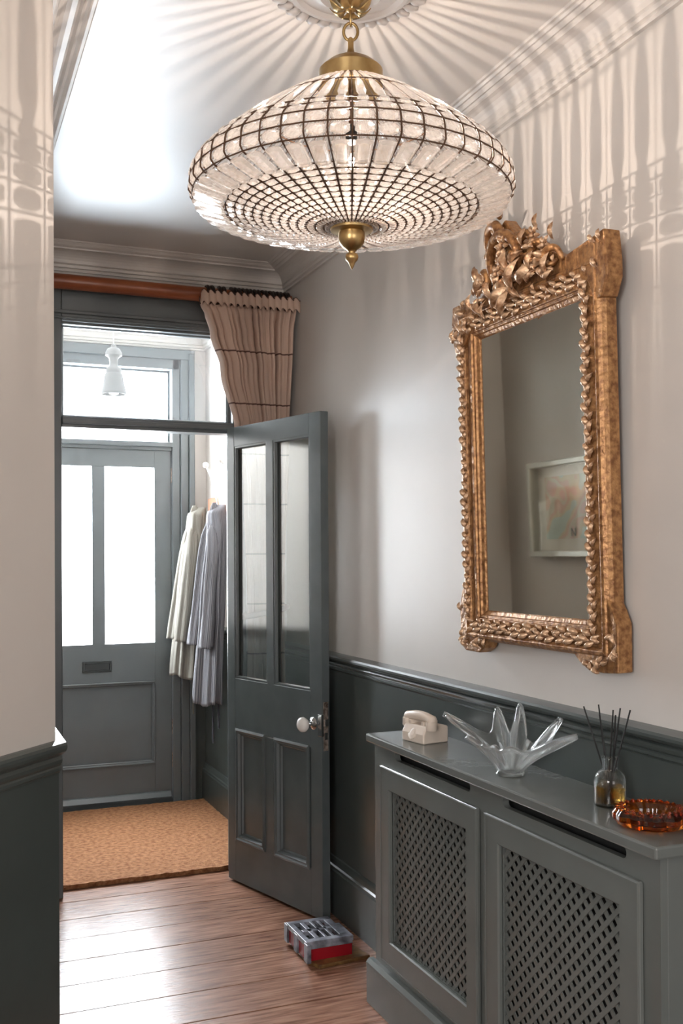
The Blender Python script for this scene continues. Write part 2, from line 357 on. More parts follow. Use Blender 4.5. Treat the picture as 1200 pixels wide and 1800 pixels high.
def knob(side,m):
    k=NB(); s=-1 if side<0 else 1; y0=0 if side<0 else DT
    pr=[(.0,0),(.024,0),(.026,.003),(.018,.008),(.009,.011),(.008,.030),(.012,.034),(.016,.038)]
    lathe(k,pr,20); bmesh.ops.rotate(k,cent=(0,0,0),matrix=Matrix.Rotation(R(90 if s<0 else -90),3,'X'),verts=k.verts); bmesh.ops.translate(k,vec=(.668,y0,.808),verts=k.verts)
    r=obj('knob_rose',k,CHROME,d2,smooth=True,auto=40,label='chrome knob rose')
    k=NB(); lathe(k,[(.012,.034),(.024,.040),(.031,.052),(.030,.064),(.020,.073),(.006,.076)],24); bmesh.ops.rotate(k,cent=(0,0,0),matrix=Matrix.Rotation(R(90 if s<0 else -90),3,'X'),verts=k.verts); bmesh.ops.translate(k,vec=(.668,y0,.808),verts=k.verts)
    obj('knob',k,m,r,smooth=True,auto=50,label='round cream door knob')
knob(-1,CERAM)
bm=NB(); bx(bm,DW-.001,DW+.002,.008,.032,.70,.90); lk=obj('lock_plate',bm,IRON,d2,bevel=.001)
bm=NB(); bx(bm,DW,DW+.009,.012,.028,.80,.83); bx(bm,DW,DW+.004,.012,.028,.745,.775); bx(bm,DW-.02,DW+.006,-.006,.006,.76,.85); obj('latch',bm,CHROME,lk,bevel=.002)
for z in (.25,1.0,1.80):
    bm=NB(); tube(bm,[(-.005,.045,z),(-.005,.045,z+.10)],.007,8); obj('hinge',bm,IRON,d2)

# ------------------------------------------------------------------ doormat
t=thing('doormat','brown coir doormat filling the porch floor inside the front door','doormat',(0,0,0))
bm=NB(); nx,ny=60,60; X0,X1,Y0,Y1=.35,1.578,4.735,6.10
vs=[[bm.verts.new((X0+(X1-X0)*i/nx+(random.uniform(-.003,.003)),Y0+(Y1-Y0)*j/ny+(random.uniform(-.004,.004)),.022+random.uniform(-.0015,.0015))) for i in range(nx+1)] for j in range(ny+1)]
for j in range(ny):
    for i in range(nx): bm.faces.new((vs[j][i],vs[j][i+1],vs[j+1][i+1],vs[j+1][i]))
ed=[e for e in bm.edges if e.is_boundary]; g=bmesh.ops.extrude_edge_only(bm,edges=ed)
for v in g['geom']:
    if isinstance(v,bmesh.types.BMVert): v.co.z=0.001
obj('coir_pile',bm,COIR,t,kind='stuff')
bm=NB(); bx(bm,X0+.01,X1-.01,Y0+.008,Y1-.01,0.0005,.008); obj('rubber_backing',bm,BLACK,t)

# ------------------------------------------------------------------ curtain pole, rings, curtain
PY,PZ,PR=4.56,2.700,.033
t=thing('curtain_pole','thick orange-brown wooden curtain pole across the hall doorway','curtain pole',(0,0,0))
bm=NB(); tube(bm,[(L+.02,PY,PZ),(W-.01,PY,PZ)],PR,28); obj('pole',bm,POLEW,t,smooth=True,auto=50)
for x in (.36,1.19):
    bm=NB(); bx(bm,x-.012,x+.012,PY,F,PZ-.015,PZ+.015); obj('bracket',bm,POLEW,t,bevel=.003)
xs=[1.205,1.226,1.262,1.283,1.318,1.336,1.355,1.374,1.392,1.411,1.430,1.449,1.467,1.486,1.505,1.523,1.541,1.560,1.578,1.594]
r0=None
for i,x in enumerate(xs):
    if r0 is None:
        r0=thing('curtain_ring','dark wooden curtain ring bunched at the right end of the curtain pole','curtain ring',(x,PY,PZ-.010),0,'dark rings on the curtain pole')
        bm=NB(); tube(bm,[(0,1*.047*math.cos(a*PI/12),.047*math.sin(a*PI/12)) for a in range(24)],.0088,8,closed=True); a0=obj('ring',bm,RINGW,r0,smooth=True)
        bm=NB(); tube(bm,[(0,.006*math.cos(a*PI/4),-.056+.006*math.sin(a*PI/4)) for a in range(8)],.0018,6,closed=True); a1=obj('screw_eye',bm,RINGW,r0)
    else:
        c=copy(r0); copy(a0,c); copy(a1,c); c.location=(x,PY,PZ-.010); c.rotation_euler=(random.uniform(-.1,.1),0,random.uniform(-.12,.12))
CURT=bpy.data.materials.new('checked_linen'); CURT.use_nodes=True
def stripes(m,base,line,axis_uv_scale_x,scale_y,wx,wy,rough=.9,sheen=.3,extra=None):
    nt=m.node_tree;N=nt.nodes;Lk=nt.links;b=N['Principled BSDF'];b.inputs['Roughness'].default_value=rough;b.inputs['Specular IOR Level'].default_value=.2
    uv=N.new('ShaderNodeUVMap'); sp=N.new('ShaderNodeSeparateXYZ'); Lk.new(uv.outputs[0],sp.inputs[0])
    facs=[]
    for ch,s,wd in (('X',axis_uv_scale_x,wx),('Y',scale_y,wy)):
        if not s: continue
        mu=N.new('ShaderNodeMath');mu.operation='MULTIPLY';mu.inputs[1].default_value=s;Lk.new(sp.outputs[ch],mu.inputs[0])
        f=N.new('ShaderNodeMath');f.operation='FRACT';Lk.new(mu.outputs[0],f.inputs[0])
        l=N.new('ShaderNodeMath');l.operation='LESS_THAN';l.inputs[1].default_value=wd;Lk.new(f.outputs[0],l.inputs[0]);facs.append(l.outputs[0])
    fac=facs[0]
    if len(facs)>1:
        mx=N.new('ShaderNodeMath');mx.operation='MAXIMUM';Lk.new(facs[0],mx.inputs[0]);Lk.new(facs[1],mx.inputs[1]);fac=mx.outputs[0]
    c=N.new('ShaderNodeMix');c.data_type='RGBA';c.inputs[6].default_value=(*base,1);c.inputs[7].default_value=(*line,1);Lk.new(fac,c.inputs[0]);Lk.new(c.outputs[2],b.inputs['Base Color'])
    n=N.new('ShaderNodeTexNoise');n.inputs['Scale'].default_value=250;bp_=N.new('ShaderNodeBump');bp_.inputs['Strength'].default_value=.15;bp_.inputs['Distance'].default_value=.004;Lk.new(n.outputs[0],bp_.inputs['Height']);Lk.new(bp_.outputs[0],b.inputs['Normal'])
stripes(CURT,(.56,.41,.33),(.13,.075,.06),7,4.35,.0,.03)
def grid(nu,nv,fn,bm=None,uvs=(1,1),closed=False):
    bm=bm or NB(); uvl=bm.loops.layers.uv.verify()
    V=[[bm.verts.new(fn(i/nu,j/nv)) for i in range(nu+(0 if closed else 1))] for j in range(nv+1)]
    n=nu if closed else nu
    for j in range(nv):
        for i in range(n):
            i2=(i+1)%nu if closed else i+1
            f=bm.faces.new((V[j][i],V[j][i2],V[j+1][i2],V[j+1][i]))
            for lp,(a,b) in zip(f.loops,((i,j),(i+1,j),(i+1,j+1),(i,j+1))): lp[uvl].uv=(a/nu*uvs[0],b/nv*uvs[1])
    return bm
def lerp(a,b,t): return a+(b-a)*t
def pw(tab,t):
    for (a,va),(b,vb) in zip(tab,tab[1:]):
        if t<=b: k=(t-a)/(b-a); k=k*k*(3-2*k) if True else k; return va+(vb-va)*k
    return tab[-1][1]
lx=[(0,1.150),(.04,1.165),(.22,1.345-.08),(.30,1.35),(.52,1.40),(1,1.385)]
def curt(u,v):
    z=2.672-v*2.62
    xl=pw([(0,1.150),(.03,1.180),(.06,1.205),(.12,1.262),(.22,1.338),(.32,1.38),(.55,1.40),(1,1.39)],v); xr=pw([(0,1.608),(.05,1.588),(.2,1.590),(.55,1.56),(1,1.575)],v)
    x=lerp(xl,xr,u); ph=(u+.012*math.sin(u*19)+.010*math.sin(u*43+1))*2*PI*14
    am=pw([(0,.018),(.04,.030),(.2,.042),(.5,.020),(1,.03)],v)
    sf=math.sin(ph); sf=math.copysign(abs(sf)**.8,sf); am*=(1 if v<.1 else max(.55,1-(v-.1)*5) if v<.5 else 1); yy=PY-(.078-.068*min(1,max(0,(v-.05)*7)))+am*.8*sf*(.75+.35*math.sin(u*31+2))+.005*math.sin(ph*2.3+v*5)
    if v<.05: z+=.012*math.sin(ph+1)*(1-v/.05)-.02*abs(math.sin(ph*.5))*(1-v/.05)
    x+=.006*math.cos(ph*1.0+v*3)
    return (x,yy,z)
t=thing('curtain','pinkish beige checked linen curtain bunched beside the glazed hall door','curtain',(0,0,0))
ob=obj('drape',grid(240,90,curt,uvs=(6,2.6)),CURT,t,smooth=True,solid=.002)
bm=grid(240,4,lambda u,v:(lerp(1.148,1.614,u)+.008*math.cos(u*2*PI*15),PY-.108+.010*math.sin(u*2*PI*15),2.690-.055*v+.008*math.sin(u*2*PI*30)),uvs=(6,.1)); obj('heading',bm,CURT,t,smooth=True,solid=.003)
bm=NB(); tube(bm,[(1.48+.105*math.cos(a*PI/12),PY+.044*math.sin(a*PI/12),1.24+.02*math.cos(a*PI/12)) for a in range(24)],.014,8,closed=True); obj('tieback',bm,CURT,t,smooth=True)

# ------------------------------------------------------------------ porch pendant lamp
t=thing('pendant_lamp','small white ceramic bell pendant lamp hanging in the porch','lamp',(.925,5.40,0))
bm=NB(); lathe(bm,[(.02,0),(.035,.004),(.03,.02),(.006,.03)],20,(0,0,H-.03)); obj('ceiling_cup',bm,CERAM,t,smooth=True,auto=40)
bm=NB(); tube(bm,[(0,0,2.60),(0,0,H-.01)],.003,8); obj('cord',bm,PLAST,t)
bm=NB(); lathe(bm,[(.006,.262),(.012,.258),(.014,.245),(.030,.238),(.040,.220),(.041,.205),(.032,.200),(.022,.190),(.019,.165),(.021,.150),(.034,.138),(.040,.125),(.038,.112),(.046,.100),(.050,.070),(.057,.040),(.064,.012),(.066,0)],32,(0,0,2.352),cap=False); obj('shade',bm,mat('lamp_ceramic',(.26,.26,.255),.35),t,smooth=True,auto=40,solid=.004)
bm=NB(); lathe(bm,[(.005,.0),(.025,.008),(.03,.03),(.015,.06),(.012,.09)],20,(0,0,2.345)); obj('bulb',bm,emis('porch_bulb',(1,.97,.9),1.2),t,smooth=True)

# ------------------------------------------------------------------ coat rack and coats in the porch
t=thing('coat_rack','metal coat hook rack with white ball ends on the porch wall','coat rack',(W,5.62,1.80))
bm=NB(); bx(bm,-.022,0,-.48,.42,-.05,.05); obj('backboard',bm,mat('rack_wood',(.45,.20,.12),.45),t,bevel=.004,label='reddish wooden board')
for y0 in (-.36,-.04):
    bm=NB(); pts=[(-.02,y0,-.03),(-.05,y0,-.035),(-.085,y0,-.01),(-.10,y0,.06),(-.125,y0,.15),(-.15,y0,.20)]
    tube(bm,pts,.005,8); tube(bm,[(-.02,y0,-.04),(-.05,y0,-.07),(-.08,y0,-.06),(-.085,y0,-.035)],.005,8); hk=obj('hook',bm,CHROME,t,smooth=True)
    bm=NB(); bmesh.ops.create_uvsphere(bm,u_segments=16,v_segments=10,radius=.017); bmesh.ops.translate(bm,vec=(-.155,y0,.212),verts=bm.verts); obj('ball',bm,CERAM,hk,smooth=True)
def coat(name,label,cx,cy,ztop,zbot,mt,w_top,w_bot,d,seed,grp=None,uv=(8,1),lean=0):
    rg=random.Random(seed); ph=[rg.uniform(0,6.28) for _ in range(8)]
    t=thing(name,label,'coat',(cx,cy,0))
    def body(u,v):
        a=u*2*PI; z=lerp(ztop,zbot,v)
        w=pw([(0,.03),(.04,.085),(.12,w_top*.75),(.25,w_top*.8),(.6,w_bot*.85),(1,w_bot)],v); dd=pw([(0,.022),(.04,.050),(.15,d*.80),(.5,d*.9),(1,d)],v)
        f=1+min(1,v*3)*(.14*math.sin(5*a+ph[0]+v*.8)+.12*math.sin(9*a+ph[1]-v*.9)+.06*math.sin(14*a+ph[2]+v))
        return (-dd-.035+dd*f*math.cos(a)*1.0-lean*v, w*f*math.sin(a), z+(.012*math.sin(3*a+ph[3]) if v>.98 else 0))
    obj('body',grid(120,60,body,uvs=uv,closed=True),mt,t,smooth=True,solid=.003)
    for s in (-1,1):
        def sl(u,v,s=s):
            a=u*2*PI; z=lerp(ztop-.10,ztop-.78,v); r=pw([(0,.02),(.1,.034),(.6,.038),(1,.044)],v)*(1+.16*math.sin(3*a+v*2+ph[4])+.10*math.sin(5*a-v*3+ph[5]))
            cyy=s*pw([(0,w_top*.35),(.3,w_top*.72),(1,w_top*.95)],v)
            return (-d*1.15-.045-lean*v+r*.8*math.cos(a)-.015*v, cyy+r*math.sin(a), z)
        obj('sleeve',grid(32,50,sl,uvs=(3,.7),closed=True),mt,t,smooth=True,solid=.003)
    for s,zz in ((-.4,.14),(.3,.24)):
        bm=NB(); bx(bm,-d*1.6-.005,-d*1.6+.0,s*w_bot-.009,s*w_bot+.009,zbot-zz,zbot+.3); obj('belt_end',bm,mt,t)
    def hood(u,v):
        a=u*2*PI; r=.030*math.sin(PI*(.12+.80*v))*(1+.12*math.sin(4*a+ph[6]))
        return (-d*.8-.05+r*.9*math.cos(a), r*1.1*math.sin(a), ztop+.012-.12*v)
    obj('collar',grid(40,14,hood,uvs=(2,.3),closed=True),mt,t,smooth=True,solid=.003)
    return t
GS=bpy.data.materials.new('striped_grey_cotton'); GS.use_nodes=True; stripes(GS,(.19,.188,.20),(.06,.06,.075),9,0,.32,0)
BG=bpy.data.materials.new('pale_beige_cotton'); BG.use_nodes=True; stripes(BG,(.20,.19,.165),(.13,.12,.10),6,0,.2,0)
coat('robe','pale beige cotton robe hanging behind the striped one in the porch',W-.03,5.94,1.79,.80,BG,.12,.15,.062,3,lean=.075)
coat('robe','grey and white striped cotton robe hanging nearest on the porch hooks',W-.03,5.50,1.785,.70,GS,.14,.17,.060,5,lean=.055)

# ------------------------------------------------------------------ gilt mirror on the right wall
MY,MZ=2.4375,1.205; TILT=R(1.3)
mr=thing('wall_mirror','tall ornate gilt framed mirror with carved crest on the right wall','mirror',(W-.012,MY,MZ))
mr.rotation_euler=(0,-TILT,0)   # top leans into the hall
# local frame: X towards wall, -X to the hall ; Y towards the front door ; Z up
G0,G1,GB,GT=-.2525,.2525,.130,.942    # glass
O0,O1,OB,OT=-.3625,.3625,.035,1.040   # outer frame
bm=NB(); bx(bm,-.026,-.022,G0-.01,G1+.01,GB-.01,GT+.01); obj('glass',bm,MIRR,mr,label='slightly clouded old mirror glass')
bm=NB(); bx(bm,-.020,0,O0+.01,O1-.01,OB+.01,OT-.01); obj('backing_board',bm,VOID,mr)
def mrect(bm,y0,y1,z0,z1,prof):
    n=(-1,0,0)
    return [((0,y0,z0),(0,y1,z0),(0,0,1)),((0,y0,z1),(0,y1,z1),(0,0,-1)),((0,y0,z0),(0,y0,z1),(0,1,0)),((0,y1,z0),(0,y1,z1),(0,-1,0))]
fp=[(0,0),(0,.030),(.004,.042),(.012,.050),(.022,.052),(.030,.046),(.034,.038),(.040,.034),(.070,.046),(.080,.046),(.084,.040),(.090,.040),(.094,.034),(.104,.030),(.110,.024),(.110,0)]
for (a,b,e) in mrect(None,O0,O1,OB,OT,fp):
    bm=NB(); s=fp if e[2]==0 else [(q*(.095/.110),r_) for q,r_ in fp]
    d=Vector(b)-Vector(a)
    if e[2]!=0: sweep(bm,s,a,b,e,(-1,0,0),.110/.095,-.110/.095)
    else: sweep(bm,s,a,b,e,(-1,0,0),.095/.110,-.095/.110)
    obj('frame_rail',bm,GILT,mr,bevel=.0008,seg=1)
# carved leaf, shared mesh: grows along +Y, bulging towards -X
def leafmesh(name,l,w,th,curl=.35):
    bm=NB(); n=7
    def f(u,v):
        s=math.sin(PI*min(1,(v*.92+.08)))**.7; x=(u-.5)*2
        lob=1+.22*math.cos(v*PI*5)
        return (-(th*(1-x*x)*s+th*curl*math.sin(v*PI)*1.2+th*.5*v*v), l*v+l*.10*abs(x)*-1, x*w*.5*s*lob)
    grid(4,6,f,bm)
    me=bpy.data.meshes.new(name); bm.to_mesh(me); bm.free(); me.materials.append(GILTB)
    for p in me.polygons: p.use_smooth=True
    return me
LEAF=leafmesh('carved_leaf',.034,.017,.011,.6)
LEAF2=leafmesh('acanthus_leaf',.078,.030,.018,.9)
leafn=0
def leaf(me,y,z,x,ang,s=1.0,tip=0,name=None):
    o=bpy.data.objects.new(name or me.name,me); C.objects.link(o); o.parent=mr
    o.location=(x,y,z); o.rotation_euler=(ang,0,tip); o.scale=(s,s,s)
    return o
def lrow(y0,z0,y1,z1,n,side,x=-.040):
    base=math.atan2(z1-z0,y1-y0)
    for i in range(n):
        t_=(i+.5)/n; yy=lerp(y0,y1,t_); zz=lerp(z0,z1,t_)
        leaf(LEAF,yy,zz,x+random.uniform(-.002,.002),base+side*R(random.uniform(25,48))*(1 if i%2==0 else -.75)+random.uniform(-.15,.15),random.uniform(.75,1.05))
iw=.055
lrow(O0+iw+.012,OB+.05,O0+iw+.012,OT-.06,56,1); lrow(O1-iw*.55,OB+.05,O1-iw*.55,OT-.06,56,-1,-.043)
lrow(O0+.04,OB+.040,O1-.03,OB+.040,30,1); lrow(O0+.04,OB+.058,O1-.03,OB+.058,24,-1)
lrow(O0+.04,OT-.035,O1-.03,OT-.035,28,1); lrow(O0+.05,OT-.052,O1-.05,OT-.052,24,-1)
# corner blocks / ears
def plate(nm,pts,th,x0=0,m=GILT,bev=.004):
    bm=NB(); prism(bm,[(x0,p[0],p[1]) for p in pts],(-th,0,0)); return obj(nm,bm,m,mr,bevel=bev)
plate('corner_ear',[(O0+.14,OT-.02),(O0+.135,OT+.03),(O0+.02,OT+.045),(O0-.022,OT+.052),(O0-.03,OT-.02),(O0-.03,OT-.065),(O0-.008,OT-.11),(O0+.02,OT-.115),(O0+.05,OT-.06)],.050)
plate('corner_ear',[(O1-.14,OT-.02),(O1-.13,OT+.012),(O1-.02,OT+.03),(O1+.022,OT+.03),(O1+.03,OT-.02),(O1+.03,OT-.07),(O1+.008,OT-.12),(O1-.02,OT-.12)],.050)
plate('corner_foot',[(O0+.16,OB+.01),(O0+.13,OB-.015),(O0+.09,OB-.034),(O0+.03,OB-.035),(O0-.028,OB-.03),(O0-.03,OB+.09),(O0-.012,OB+.125),(O0+.012,OB+.16),(O0+.02,OB+.03)],.046)
plate('corner_foot',[(O1-.13,OB+.01),(O1-.11,OB-.02),(O1-.08,OB-.036),(O1+.0,OB-.035),(O1+.028,OB-.02),(O1+.032,OB+.10),(O1+.015,OB+.15),(O1-.005,OB+.17),(O1-.02,OB+.03)],.046)
for sy,oy in ((1,O0),(-1,O1)):
    for i in range(7): leaf(LEAF,oy+sy*random.uniform(-.02,.12),OB+random.uniform(-.028,-.004),-.046,random.uniform(0,6.28),random.uniform(.7,1.0))
    for i in range(5): leaf(LEAF,oy+sy*random.uniform(-.024,-.005),OB+random.uniform(0,.10),-.046,random.uniform(0,6.28),.8)
for i in range(12): leaf(LEAF,O1+random.uniform(-.08,.02),OT+random.uniform(-.08,.015),-.050,random.uniform(0,6.28),random.uniform(.8,1.1))
for i in range(3): leaf(LEAF,O0+random.uniform(-.01,.02),OT+random.uniform(-.05,.03),-.050,random.uniform(1,2),.8)
# crest: scrolls, shell cartouche, flowers and acanthus
def spiral(cy,cz,r0_,r1_,a0_,a1_,rad,x=-.045,dx=-.02,n=40):
    bm=NB(); pts=[];rr=[]
    for i in range(n):
        t_=i/(n-1); a=lerp(a0_,a1_,t_); r_=lerp(r0_,r1_,t_); pts.append((x+dx*math.sin(PI*t_),cy+r_*math.cos(a),cz+r_*math.sin(a))); rr.append(rad*(.45+.75*math.sin(PI*min(1,t_*.85+.12))))
    tube(bm,pts,rr,8); return obj('scroll',bm,GILT,mr,smooth=True)
CY=.03
plate('crest_board',[(CY+.20,OT-.02),(CY+.19,OT+.03),(CY+.13,OT+.05),(CY+.10,OT+.12),(CY+.10,OT+.19),(CY+.05,OT+.215),(CY+.0,OT+.16),(CY-.05,OT+.12),(CY-.09,OT+.115),(CY-.13,OT+.09),(CY-.19,OT+.055),(CY-.24,OT+.03),(CY-.25,OT-.02)],.040)
spiral(CY+.01,OT+.085,.078,.062,R(-60),R(235),.014,-.050,-.03)
spiral(CY+.075,OT+.160,.055,.018,R(-40),R(330),.013)
spiral(CY-.075,OT+.095,.050,.014,R(220),R(-130),.012)
spiral(CY-.14,OT+.060,.040,.012,R(200),R(-150),.010)
spiral(CY+.135,OT+.050,.042,.012,R(-20),R(350),.010)
spiral(CY+.075,OT+.225,.028,.010,R(-100),R(200),.011)
spiral(CY-.20,OT+.035,.034,.010,R(200),R(-160),.009)
bm=NB(); grid(24,8,lambda u,v:(-.048-.034*math.cos(v*PI/2)*(1+.15*math.cos(u*2*PI*9)),CY+.008+.052*math.sin(v*PI/2)*math.cos(u*2*PI),OT+.085+.062*math.sin(v*PI/2)*math.sin(u*2*PI)),bm,closed=True); obj('cartouche',bm,GILT,mr,smooth=True)
def flower(y,z,r_,x=-.055):
    for k in range(6): leaf(LEAF,y+math.cos(k*PI/3)*r_*.2,z+math.sin(k*PI/3)*r_*.2,x,k*PI/3+.2,r_/.04,name='petal')
    bm=NB(); bmesh.ops.create_icosphere(bm,subdivisions=1,radius=r_*.28); bmesh.ops.translate(bm,vec=(x-.012,y,z),verts=bm.verts); obj('flower_centre',bm,GILTB,mr,smooth=True)
flower(CY-.005,OT+.12,.036,-.078); flower(CY-.125,OT+.115,.032); flower(CY-.175,OT+.075,.030); flower(CY+.165,OT+.055,.030); flower(CY+.03,OT+.05,.030,-.078); flower(CY-.08,OT+.03,.028)
rg=random.Random(11)
for i in range(80):
    yy=CY+rg.uniform(-.22,.19); top=pw([(-.24,.03),(-.12,.10),(-.04,.13),(.04,.19),(.10,.18),(.14,.06),(.20,.03)],yy-CY)
    leaf(LEAF2 if i%3==0 else LEAF,yy,OT+rg.uniform(-.01,top),-.046-rg.uniform(0,.03),rg.uniform(0,6.28),rg.uniform(.6,1.05),rg.uniform(-.4,.4))
for (yy,zz,an) in ((CY-.125,OT+.135,95),(CY-.195,OT+.09,100),(CY+.195,OT+.06,80),(CY+.085,OT+.235,60),(CY+.05,OT+.225,140)): leaf(LEAF2,yy,zz,-.045,R(an),.55)

# ------------------------------------------------------------------ framed print on the left wall (seen in the mirror)
pf=thing('framed_print','pale box framed print with pastel shapes reflected in the mirror','picture',(L,4.02,1.665))
pw2,ph2=.345,.232
WF=mat('pale_frame_paint',(.55,.55,.50),.4)
def frail(a,b,e):
    bm=NB(); sweep(bm,[(0,0),(.028,0),(.028,.055),(.024,.060),(.004,.060),(0,.055)],a,b,e,(1,0,0),1,-1); obj('frame_rail',bm,WF,pf)
frail((0,-pw2,-ph2),(0,pw2,-ph2),(0,0,1)); frail((0,-pw2,ph2),(0,pw2,ph2),(0,0,-1)); frail((0,-pw2,-ph2),(0,-pw2,ph2),(0,1,0)); frail((0,pw2,-ph2),(0,pw2,ph2),(0,-1,0))
bm=NB(); bx(bm,.0,.008,-pw2+.01,pw2-.01,-ph2+.01,ph2-.01); obj('mount_board',bm,mat('mount_card',(.72,.68,.60),.7),pf)
PRM=bpy.data.materials.new('pastel_print'); PRM.use_nodes=True; nt=PRM.node_tree; N=nt.nodes; Lk=nt.links
tc=N.new('ShaderNodeTexCoord'); vo=N.new('ShaderNodeTexNoise'); vo.inputs['Scale'].default_value=7; vo.inputs['Detail'].default_value=1; Lk.new(tc.outputs['Object'],vo.inputs['Vector'])
cr=N.new('ShaderNodeValToRGB'); Lk.new(vo.outputs['Fac'],cr.inputs[0]); cr.color_ramp.interpolation='CONSTANT'
els=cr.color_ramp.elements; els[0].color=(.50,.58,.52,1); els[1].position=.42; els[1].color=(.62,.52,.36,1)
for p_,c_ in ((.50,(.64,.44,.34)),(.58,(.62,.56,.44)),(.66,(.66,.48,.42))): e_=els.new(p_); e_.color=(*c_,1)
Lk.new(cr.outputs[0],N['Principled BSDF'].inputs['Base Color'])
bm=NB(); bx(bm,.008,.010,-pw2+.085,pw2-.085,-ph2+.085,ph2-.075); obj('print',bm,PRM,pf)
tx=bpy.data.curves.new('letter','FONT'); tx.body='N'; tx.size=.055; tx.extrude=.0006; tx.align_x='CENTER'; tx.materials.append(mat('print_ink',(.06,.09,.10),.6))
to=bpy.data.objects.new('print_letter',tx); C.objects.link(to); to.parent=pf; to.location=(.0112,.035,-.135); to.rotation_euler=(R(90),0,R(90)); to.scale=(-1,1,1)
bpy.context.view_layer.update(); lm=bpy.data.meshes.new_from_object(to.evaluated_get(bpy.context.evaluated_depsgraph_get())); lo=bpy.data.objects.new('letter',lm); C.objects.link(lo); lo.parent=pf; lo.location=to.location; lo.rotation_euler=to.rotation_euler; lo.scale=to.scale; bpy.data.objects.remove(to)
bm=NB(); bx(bm,.048,.050,-pw2+.026,pw2-.026,-ph2+.026,ph2-.026); obj('pane',bm,pane_mat('picture_glass',(1,1,1),-.02,.02),pf)

# ------------------------------------------------------------------ radiator cover
rc=thing('radiator_cover','long grey-green radiator cover with two lattice doors under the mirror','radiator cover',(0,0,0))
X=1.40; yf,yn=3.135,1.700
WAIN=W-.016
def rcp(nm,x0,x1,y0,y1,z0,z1,bev=.002,par=rc,m=COVERP):
    bm=NB(); bx(bm,x0,x1,y0,y1,z0,z1); return obj(nm,bm,m,par,bevel=bev)
rcp('top_board',1.374,WAIN-.002,yn-.018,yf+.018,.876,.903,.005)
rcp('plinth',1.374,WAIN-.03,yn-.02,yf+.022,0,.128,.002)
bm=NB(); sweep(bm,[(0,0),(.026,0),(.026,.020),(.010,.020),(0,.008)],(1.374,yn-.02,.128),(1.374,yf+.022,.128),(1,0,0),(0,0,1)); obj('plinth_moulding',bm,COVERP,rc)
rcp('side_panel',X+.0182,WAIN-.03,yn,yn+.018,.128,.876); rcp('side_panel',X+.0182,WAIN-.03,yf-.018,yf,.128,.876)
rcp('shade_sheet',X+.05,X+.055,yn+.02,yf-.02,.128,.87,0,m=VOID)  # black sheet standing in for the shade behind the lattice
# front board: built round two slots and two door openings, as one outlined plate
def framed(bm,x0,x1,ya,yb,za,zb,holes):
    ys=sorted({ya,yb,*[h[0] for h in holes],*[h[1] for h in holes]}); zs=sorted({za,zb,*[h[2] for h in holes],*[h[3] for h in holes]})
    for a,b in zip(ys,ys[1:]):
        for c,d in zip(zs,zs[1:]):
            my,mz=(a+b)/2,(c+d)/2
            if any(h[0]<my<h[1] and h[2]<mz<h[3] for h in holes): continue
            bx(bm,x0,x1,a,b,c,d)
slots=[(2.488,2.976),(1.809,2.316)]
g1=(2.492,2.992,.255,.74); g2=(1.819,2.317,.255,.742)
bm=NB(); framed(bm,X,X+.018,yn,yf,.128,.876,[(a,b,.842,.868) for a,b in slots]+[g1,g2]); bmesh.ops.remove_doubles(bm,verts=bm.verts,dist=1e-5)
ints=[f for f in bm.faces]; obj('front_board',bm,COVERP,rc)
for a,b in slots:   # rounded ends
    for yy,s in ((a,1),(b,-1)):
        bm=NB(); pts=[(X,yy,.842),(X,yy,.868)]+[(X,yy+s*(.013-.013*math.cos(q)),.855+.013*math.sin(q)) for q in [PI/2-i*PI/8 for i in range(0,5)]][::-1][:0]
        for sg in (1,-1):
            pp=[(X-.0003,yy,.855+sg*.013)]+[(X-.0003,yy+s*.013*(1-math.cos(q)),.855+sg*.013*math.sin(q)) for q in [i*PI/12 for i in range(7)]]
            prism(bm,pp,(.018,0,0))
        obj('slot_end',bm,COVERP,rc)
def rdoor(ya,yb,za,zb,g):
    d=NB(); framed(d,X-.016,X-.0005,ya,yb,za,zb,[g]); bmesh.ops.remove_doubles(d,verts=d.verts,dist=1e-5)
    o=obj('door',d,COVERP,rc,bevel=.004,seg=1)
    bm=NB(); s=[(0,0),(.006,0),(.006,.004),(0,.007)]
    # small bevelled lip round the outside edge and inside the opening
    for (q0,q1,e,k) in (((ya,za),(yb,za),(0,0,1),1),((ya,zb),(yb,zb),(0,0,-1),1),((ya,za),(ya,zb),(0,1,0),1),((yb,za),(yb,zb),(0,-1,0),1)):
        sweep(bm,[(0,.0),(.008,0),(.008,.0018),(.003,.0018)],(X-.016,*q0),(X-.016,*q1),e,(-1,0,0),1,-1)
    obj('edge_lip',bm,COVERP,o)
    # lattice: two crossing layers of flat diagonal slats, each clipped to the opening
    a0,a1,z0,z1=g; w_=.0118; pitch=.0384
    for layer,(sg,xo) in enumerate(((-1,.002),(1,.0034))):
        k=-int((z1-z0)/pitch)-1; kk=0
        while True:
            c0=a0+k*pitch+.008; k+=1
            if c0>a1+(0): break
            # line y=c0+t, z=z0+t for sg>0 ; mirrored for sg<0
            t0=max(0,a0-c0); t1=min(z1-z0,a1-c0)
            if t1-t0<.012: continue
            y0_,zz0=c0+t0,z0+t0; y1_,zz1=c0+t1,z0+t1
            if sg<0: y0_,y1_=a0+a1-y0_,a0+a1-y1_
            dy=(w_/math.sqrt(2))*1.0
            dv=Vector((0,y1_-y0_,zz1-zz0)).normalized(); nn=Vector((0,-dv.z,dv.y))*w_/2
            bm=NB(); P=Vector((X+xo,y0_,zz0)); Q=Vector((X+xo,y1_,zz1))
            prism(bm,[P+nn,P-nn,Q-nn,Q+nn],(.0035,0,0)); obj('lattice_slat',bm,COVERP,o)
rdoor(2.430,3.062,.175,.812,g1); rdoor(1.750,2.388,.175,.812,g2)

